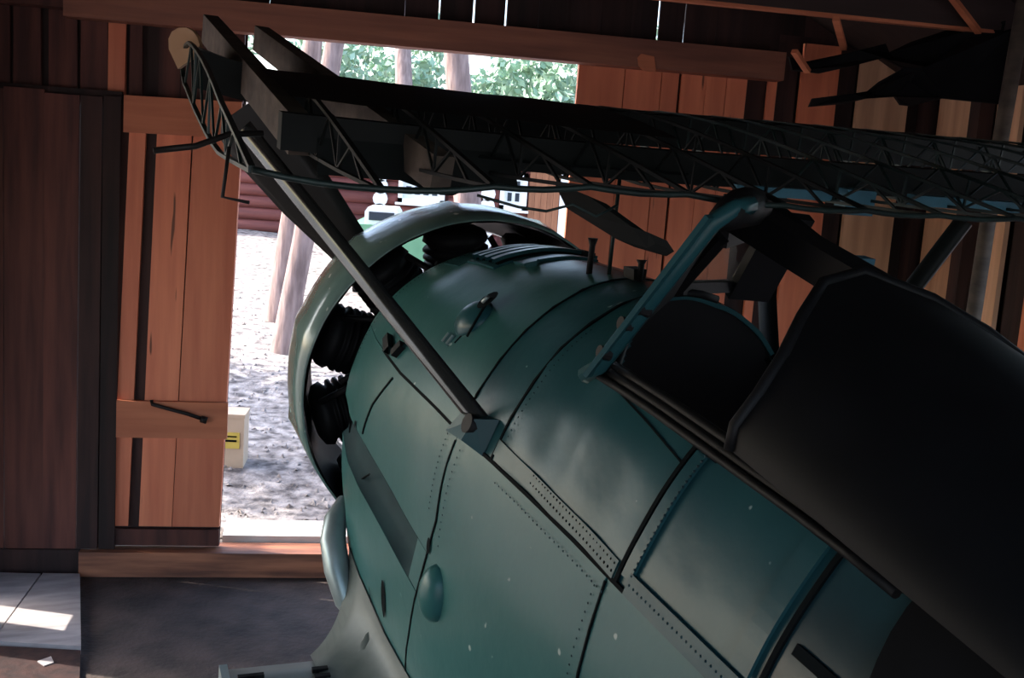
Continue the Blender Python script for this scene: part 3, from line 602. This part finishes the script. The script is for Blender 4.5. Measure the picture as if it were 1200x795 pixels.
# broken sheets hanging from the spars
def sheet(pts, off, name, m, par=uw, label=None): return part(MB().prism(pts, off), name, m, par, label)
yy = [.90, .80, .70, .60, .56, .52, .45, .40]
part(MB().grid([[(-1.10, y, 1.06 + dz(y, -1)), (-1.125, y, 1.0), (-1.14 - .02 * (k % 2), y, .945 - (.03 if k in (3, 4) else .0) + .01 * noise.noise(Vector((y * 9, 0, 0))))] for k, y in enumerate(yy)]), 'torn_skin', 'wing_black', uw)
part(MB().grid([[(-.9 - .08 * k, y, .985 + .05 * k * (k - 2) * .2 + .01 * noise.noise(Vector((y * 7, k, 2)))) for k in range(4)] for y in (.5, .4, .3, .2, .1, 0, -.1)]), 'torn_skin', 'wing_black', uw)
part(MB().grid([[(-.42 - .1 * k, y, 1.128 - .008 * k + .006 * noise.noise(Vector((y * 7, k, 2))) + dz(y, -.5)) for k in range(5)] for y in (.62, .5, .38, .26, .14, .02, -.1)]), 'torn_skin', 'wing_black', uw)
part(MB().prism([(-1.52, .42, 1.0), (-1.60, .37, .985), (-1.70, .31, .94), (-1.73, .285, .935), (-1.74, .27, .915), (-1.72, .275, .90), (-1.66, .32, .905), (-1.56, .40, .95)], (.03, .03, .01)), 'bent_flap', 'wing_black', uw)
part(MB().tube([(-1.70, .70, 1.0), (-1.72, .62, .985), (-1.72, .56, .98), (-1.71, .50, .995), (-1.72, .45, .975), (-1.71, .40, 1.0)], .003, 5), 'loose_wire', 'wing', uw)
part(MB().tube([(-1.40, 1.28, 1.005), (-1.40, 1.20, 1.02), (-1.36, 1.13, 1.045), (-1.34, 1.06, 1.05)], .0065, 8), 'control_rod', 'iron', uw)
part(MB().tube([(-1.45, 1.14, 1.03), (-1.46, 1.15, .93), (-1.48, 1.10, .925)], .004, 6), 'crank', 'iron', uw)
nb = [(-.012, -.005), (.052, .05), (.050, .075), (.043, .095), (.028, .112), (.008, .119), (-.014, .116), (-.034, .102), (-.043, .08), (-.041, .05)]
part(MB().prism([(-.17 - .35 * a, 1.138 - a * .94, 1.112 + b) for a, b in nb], (.03, -.012, 0)), 'nose_block', 'tan', uw, 'rounded tan wooden nose block at the broken wing end')
for x, y, z, sx, sy, sz in ((-1.18, -.62, .975, .05, .05, .07), (-1.3, -.30, 1.0, .02, .16, .025), (-1.25, -.95, 1.0, .03, .2, .03)):
    part(MB().box(x - sx / 2, x + sx / 2, y - sy, y + sy, z - sz / 2, z + sz / 2), 'bracket', 'blue', uw, 'faded blue metal bracket')
part(MB().box(-1.22, -1.17, -.70, -.60, .76, .82), 'bracket', 'blue', air, 'faded blue metal bracket')
# support trestles under the belly (the wreck has lost its wheels)
for x, nm in ((-.75, 'engine'), (-2.7, 'rear')):
    t = empty('trestle', (AO + Matrix.Rotation(R(112.016), 3, 'Z') @ Vector((x, 0, 0))).to_3d(), (0, 0, R(112.016))); t.location.z = FLOOR
    topz = AO.z + x * math.sin(R(7.1)) - 1.01 - FLOOR
    MB().box(-.07, .07, -.45, .45, topz - .12, topz).build('beam', 'wood_grey', t)
    for sy in (-1, 1):
        for sx in (-1, 1): MB().bar((sx * .04, sy * .38, topz - .1), (sx * .24, sy * .42, 0.0), .07, .05).build('leg', 'wood_grey', t)
    tag(t, 'wooden trestle under the ' + ('front belly of the biplane' if nm == 'engine' else 'rear belly of the biplane'), 'trestle')

# ------------------------------------------------------------------ loose things in the shed
def A2W(x, y, z): return air.matrix_basis @ Vector((x, y, z))
bpy.context.view_layer.update()
tb = MB().bar(A2W(-1.30, .645, .985), A2W(.35, .835, 1.215), .05, .085, (0, 0, 1)).build('timber_brace', 'wood_grey')
tag(tb, 'grey brown timber lying across the wing skeleton with a sawn end', 'timber')
tb2 = MB().bar(A2W(-1.03, .925, 1.02), A2W(.33, 1.012, 1.228), .05, .095, (0, 0, 1)).build('timber_brace', 'wood_grey')
tag(tb2, 'grey timber with a weathered end, just right of the tan nose block', 'timber')
# grey boards on the floor in the left corner
g = empty('floor_boards', S2W(-1.35, -.75, FLOOR), (0, 0, R(22.0)))
tag(g, 'pale grey boards lying on the floor in the left corner, streaked with sun', 'boards')
gi = Matrix.Rotation(R(-22), 4, 'Z') @ Matrix.Translation(-Vector(g.location))
def onfloor(pts, z0, z1): return [gi @ Vector((x, y, FLOOR + z0)) for x, y in pts], [gi @ Vector((x, y, FLOOR + z1)) for x, y in pts]
for pts, m, z in ((((-3.0, 4.93), (-2.46, 4.96), (-2.61, 5.84), (-2.98, 5.80)), 'greyboard', .045), (((-2.452, 4.96), (-2.02, 4.97), (-2.40, 5.88), (-2.602, 5.85)), 'greyboard', .045), (((-2.9, 4.2), (-1.72, 4.2), (-2.015, 4.955), (-3.0, 4.92)), 'wood_dark', .03)):
    a, b = onfloor(pts, .001, z); MB().hexa(a, b).build('board', m, g)
a, b = onfloor(((-2.16, 4.80), (-2.11, 4.76), (-2.08, 4.80), (-2.12, 4.86)), .031, .036)
MB().hexa(a, b).build('paper_scrap', 'greyboard', g)
# torn dark strips hanging from the roof at the right
def hanging(name, pts, label, y):
    out = [Vector((x, y + .10 * math.sin(i * 1.3), z)) for i, (x, z) in enumerate(pts)]
    o = MB().prism(out, (.0, .03, 0)).build(name, 'matte'); tag(o, label, 'wreckage', None); return o
hanging('hanging_strip', [(1.238, 2.978), (1.285, 2.925), (1.409, 2.915), (1.528, 2.945), (1.664, 2.99), (1.795, 2.965), (1.871, 2.864), (1.976, 2.851), (2.2, 2.93), (2.22, 3.2), (2.0, 3.16), (1.85, 3.1), (1.72, 3.03), (1.664, 3.055), (1.55, 3.02), (1.42, 2.985), (1.32, 2.965)],
        'limp dark strip hanging from the roof, upper one at the right', 5.3)
hanging('hanging_strip', [(1.335, 2.774), (1.347, 2.743), (1.506, 2.765), (1.57, 2.785), (1.692, 2.80), (1.76, 2.775), (1.834, 2.78), (1.96, 2.82), (2.18, 2.80), (2.22, 3.15), (2.05, 3.1), (1.93, 3.0), (1.872, 2.965), (1.79, 2.935), (1.718, 2.93), (1.66, 2.88), (1.62, 2.835), (1.506, 2.806)],
        'jagged dark metal strip pointing left below the limp upper strip', 5.15)
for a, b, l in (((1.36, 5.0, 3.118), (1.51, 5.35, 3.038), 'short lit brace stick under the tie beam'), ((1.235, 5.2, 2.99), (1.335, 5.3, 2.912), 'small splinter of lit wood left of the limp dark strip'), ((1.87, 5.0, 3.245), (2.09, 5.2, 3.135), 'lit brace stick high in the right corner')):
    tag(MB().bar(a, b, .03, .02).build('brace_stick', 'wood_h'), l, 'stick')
tag(MB().tube([(2.18, 4.95, 3.35), (2.15, 4.95, 2.6), (2.10, 4.95, FLOOR)], .035, 12).build('standing_pole', 'wood_grey'), 'round greyish pole standing by the right wall', 'pole')

# ------------------------------------------------------------------ outside
def gz(v):
    if v <= -.05: return -.21
    k = min(1, (v + .05) / .12); return -.21 + k * .165 + .057 * max(0, v)
def gw(x, y):
    d = Vector((x - W0.x, y - W0.y)); v = -d.x * math.sin(WA) + d.y * math.cos(WA); u = d.x * math.cos(WA) + d.y * math.sin(WA)
    return gz(v) + (.05 * noise.noise(Vector((x * .8, y * .8, 0))) + .02 * noise.noise(Vector((x * 3, y * 3, 4)))) * (1 if v > .8 else .2), u, v
mb = MB(); xs = [-45, -30, -20] + [-14 + .3 * i for i in range(80)] + [14, 20, 30, 45]
vs = [-35, -20, -12, -9.5, -6, -3, -1, -.3, -.05, .07] + [.2 + .12 * i for i in range(40)] + [5.2 + .4 * i for i in range(50)] + [28, 35, 45, 70]
rows = []
for v in vs:
    row = []
    for u in xs:
        p = S2W(u, v); z = gw(p.x, p.y)[0]; row.append((p.x, p.y, z))
    rows.append(row)
tag(mb.grid(rows).build('ground', 'gravel'), kind='structure')
lit = MB(); r2 = random.Random(3)
for k in range(2600):
    u, v = r2.uniform(-2.5, 4), .1 + 9 * r2.random() ** 1.5; p = S2W(u, v); z = gw(p.x, p.y)[0]; a = r2.uniform(0, 6.28); l = r2.uniform(.008, .03); q = Vector((math.cos(a) * l, math.sin(a) * l, 0)); n = Vector((-q.y, q.x, 0)) * r2.uniform(.3, .8); P = Vector((p.x, p.y, z))
    lit.add([P - q, P + n + Vector((0, 0, .012)), P + q, P - n, P + Vector((0, 0, r2.uniform(.01, .03)))], [[0, 1, 4], [1, 2, 4], [2, 3, 4], [3, 0, 4]])
tag(lit.build('leaf_litter', 'litter'), 'dry leaves and chips strewn over the sunlit ground outside the doorway', 'leaf litter', kind='stuff')
# log cabin
cab = tag(empty('log_cabin', (-1.5, 22, .86)), 'red log cabin with white windows and white log ends behind the doorway trees', 'cabin')
for k in range(9):
    z = .13 + .245 * k
    for a, b in ((-7.0, -1.50), (-1.28, -.98 if 3 <= k <= 6 else .68), (.0 if 3 <= k <= 6 else .70, .68), (.93, 1.05), (1.62, 5.0)) if True else ():
        if b - a < .08: continue
        MB().tube([(a, .14, z), (b, .14, z)], .135, 10).build('log', 'logred', cab)
MB().box(-7.0, 5.0, .16, .25, 0, 2.3).build('inner_wall', 'logred', cab)
for x in (-1.39, .81):
    for k in range(9):
        MB().tube([(x, -.05, .13 + .245 * k), (x, .30, .13 + .245 * k)], .150, 12).build('log_end', 'white', cab)
def cab_window(x0, x1, z0, z1, nx):
    f = MB(); t = .09
    f.box(x0, x1, -.03, .12, z0, z0 + t); f.box(x0, x1, -.03, .12, z1 - t, z1); f.box(x0, x0 + t, -.03, .12, z0, z1); f.box(x1 - t, x1, -.03, .12, z0, z1); f.box(x0 - .05, x1 + .05, -.06, .1, z0 - .05, z0)
    f.box(x0 + t, x1 - t, .06, .10, z0 + t, z1 - t)
    w_ = f.build('window', 'white', cab)
    cols = [x0 + t + .03 + (x1 - x0 - 2 * t - .06) * i / nx for i in range(nx + 1)]; rws = [z0 + t + .05 + (z1 - z0 - 2 * t - .1) * i / 2 for i in range(3)]
    for i in range(nx):
        for j in range(2): MB().box(cols[i] + .035, cols[i + 1] - .035, .045, .058, rws[j] + .035, rws[j + 1] - .035).build('pane', 'pane', w_)
cab_window(-1.03, -.08, .82, 1.56, 4); cab_window(1.05, 1.60, .82, 1.58, 2)
for k in range(5): MB().box(1.64 + .125 * k, 1.76 + .125 * k, -.04, .02, 0, 2.0).build('door_plank', 'brownplank', cab)
MB().box(2.27, 2.60, -.07, .05, 0, 2.15).build('door_post', 'white', cab)
MB().hexa([(-7.4, -.5, 2.16), (5.4, -.5, 2.16), (5.4, 3.5, 2.75), (-7.4, 3.5, 2.75)], [(-7.4, -.5, 2.24), (5.4, -.5, 2.24), (5.4, 3.5, 2.83), (-7.4, 3.5, 2.83)]).build('roof', 'roof', cab)
MB().hexa([(-7.4, 3.5, 2.75), (5.4, 3.5, 2.75), (5.4, 7, 2.16), (-7.4, 7, 2.16)], [(-7.4, 3.5, 2.83), (5.4, 3.5, 2.83), (5.4, 7, 2.24), (-7.4, 7, 2.24)]).build('roof', 'roof', cab)
# trees
def leaf_cloud(center, rad, n, rg, size, squash=1.0):
    mb = MB(); bl = [(Vector((rg.gauss(0, .45), rg.gauss(0, .45), rg.gauss(0, .45) * squash)) * rad, rg.uniform(.25, .5) * rad) for _ in range(16)]
    for k in range(n):
        c, br = bl[k % 16]; d = Vector((rg.gauss(0, 1), rg.gauss(0, 1), rg.gauss(0, 1))).normalized(); p = Vector(center) + c + d * br * rg.uniform(.5, 1)
        a = Vector((rg.gauss(0, 1), rg.gauss(0, 1), rg.gauss(0, 1))).normalized(); b = a.cross(Vector((rg.gauss(0, 1), rg.gauss(0, 1), rg.gauss(0, 1)))).normalized(); s = size * rg.uniform(.6, 1.3)
        mb.add([p - a * s, p + b * s * .5, p + a * s, p - b * s * .5], [[0, 1, 2, 3]])
    return mb
def tree(name, base, top, r, label, crown=None, group=None, leaf='leaf'):
    base, top = Vector(base), Vector(top); t = empty(name, base); rg = random.Random(int(abs(base.x * 100 + base.y * 17)))
    d = top - base; pts = [d * (k / 10) + Vector((rg.uniform(-.02, .02), rg.uniform(-.02, .02), 0)) for k in range(11)]
    MB().tube([Vector((0, 0, -.15)) + (pts[1] - pts[0]) * -.02] + pts, r, 14, [r * 1.35] + [r * (1.2 if k == 0 else 1 - .035 * k) for k in range(11)]).build('trunk', 'bark', t)
    if crown:
        cz, cr, n, sz = crown
        c = leaf_cloud(d + Vector((0, 0, cz)), cr, n, rg, sz).build('crown', leaf, t); c['kind'] = 'stuff'
        for k in range(5):
            a = pts[10] * (1 - .06 * k); q = Vector((rg.uniform(-1, 1), rg.uniform(-1, 1), rg.uniform(.2, .8))) * cr * .6
            MB().tube([a, a + q * .5 + Vector((0, 0, .1)), a + q], r * .2, 6, [r * .35, r * .2, r * .08]).build('branch', 'bark', t)
    return tag(t, label, 'tree', group)
def onground(x, y): return (x, y, gw(x, y)[0])
tree('pine_tree', onground(-2.49, 11.5), (-1.72, 11.7, 6.6), .125, 'nearest leaning pine trunk, left of the engine cowl', (1.0, 1.9, 2600, .10), leaf='leaf_dark')
tree('pine_tree', onground(-2.95, 13.2), (-2.30, 13.0, 6.9), .14, 'pine trunk leaning close beside and left of the nearest trunk', (1.0, 1.8, 2400, .10), leaf='leaf_dark')
tree('pine_tree', onground(-.48, 14), (-1.27, 14, 6.2), .20, 'stout trunk in front of the first cabin window, leaning left', (1.6, 2.0, 2600, .11), leaf='leaf_dark')
tree('pine_tree', onground(-2.75, 26.5), (-3.55, 27.5, 8.6), .25, 'straight trunk behind the cabin, seen just above the wing at left', (1.5, 2.4, 2600, .14), leaf='leaf_dark')
rg = random.Random(11)
bgt = [(-9.5, 31, 'leftmost leafy tree behind the cabin, seen between the dark timbers'), (-6.2, 33, 'leafy tree behind the cabin, left of the paired trunks'), (-3.9, 36, 'leafy tree behind the cabin, right of the paired trunks'), (-1.4, 40, 'hazy leafy tree between the trunks above the wing'), (1.1, 33, 'leafy tree with bare lower branches near the right end of the doorway'), (3.4, 38, 'rightmost leafy tree in the doorway, beside the lit planks')]
for x, y, l in bgt:
    g0 = onground(x, y); tree('leafy_tree', g0, (x + rg.uniform(-.3, .3), y, g0[2] + rg.uniform(1.6, 2.6)), .14, l, (1.2, rg.uniform(1.5, 2.1), 1700, .17))
for x, y, h, l in ((-7.0, 8.3, 4.2, 'broad tree left of the shed, shading the ground before the door'), (-8.6, 10.2, 4.6, 'second broad tree left of the shed, farther from the wall')):
    g0 = onground(x, y); tree('leafy_tree', g0, (x + .2, y, g0[2] + h), .16, l, (.6, 1.7, 2600, .11))
# green van behind the cowl
van = empty('van', onground(-1.55, 15.2), (0, 0, R(4)))
tag(van, 'pale green van parked outside, a small white framed window above its body', 'van')
MB().prism([(-.83, 0, .32), (.83, 0, .32), (.86, 0, .7), (.83, 0, 1.06), (-.83, 0, 1.06), (-.86, 0, .7)], (0, 3.6, 0)).build('body', 'carpaint', van)
MB().prism([(-.66, .1, 1.06), (-.18, .1, 1.06), (-.18, .1, 1.24), (-.22, .1, 1.30), (-.62, .1, 1.30), (-.66, .1, 1.24)], (0, 1.2, 0)).build('cab', 'white', van)
MB().box(-.60, -.24, .085, .11, 1.12, 1.24).build('window', 'pane', van)
MB().box(-.8, .8, -.06, .02, .38, .5).build('bumper', 'white', van)
for x in (-.72, .72):
    for y in (.6, 2.9): MB().lathe([(-.09, 0), (-.09, .31), (.09, .31), (.09, 0)], (x, y, .31), (1, 0, 0), (0, 0, 1), 20, False).build('wheel', 'tyre', van)
# box by the door
bx = empty('box', onground(-2.08, 7.7), (0, 0, R(6)))
MB().box(-.16, .16, -.12, .12, 0, .385).build('carton', 'card', bx); MB().box(-.165, .165, -.125, .125, .38, .405).build('lid', 'card', bx)
lb = MB().box(-.02, .13, -.126, -.121, .15, .27).build('label_plate', 'label', bx); MB().box(.0, .11, -.129, -.1265, .20, .215).build('stripe', 'seam', lb); MB().box(.0, .11, -.129, -.1265, .235, .245).build('stripe', 'seam', lb)
tag(bx, 'beige box with a yellow label standing on the gravel by the door leaf', 'box')
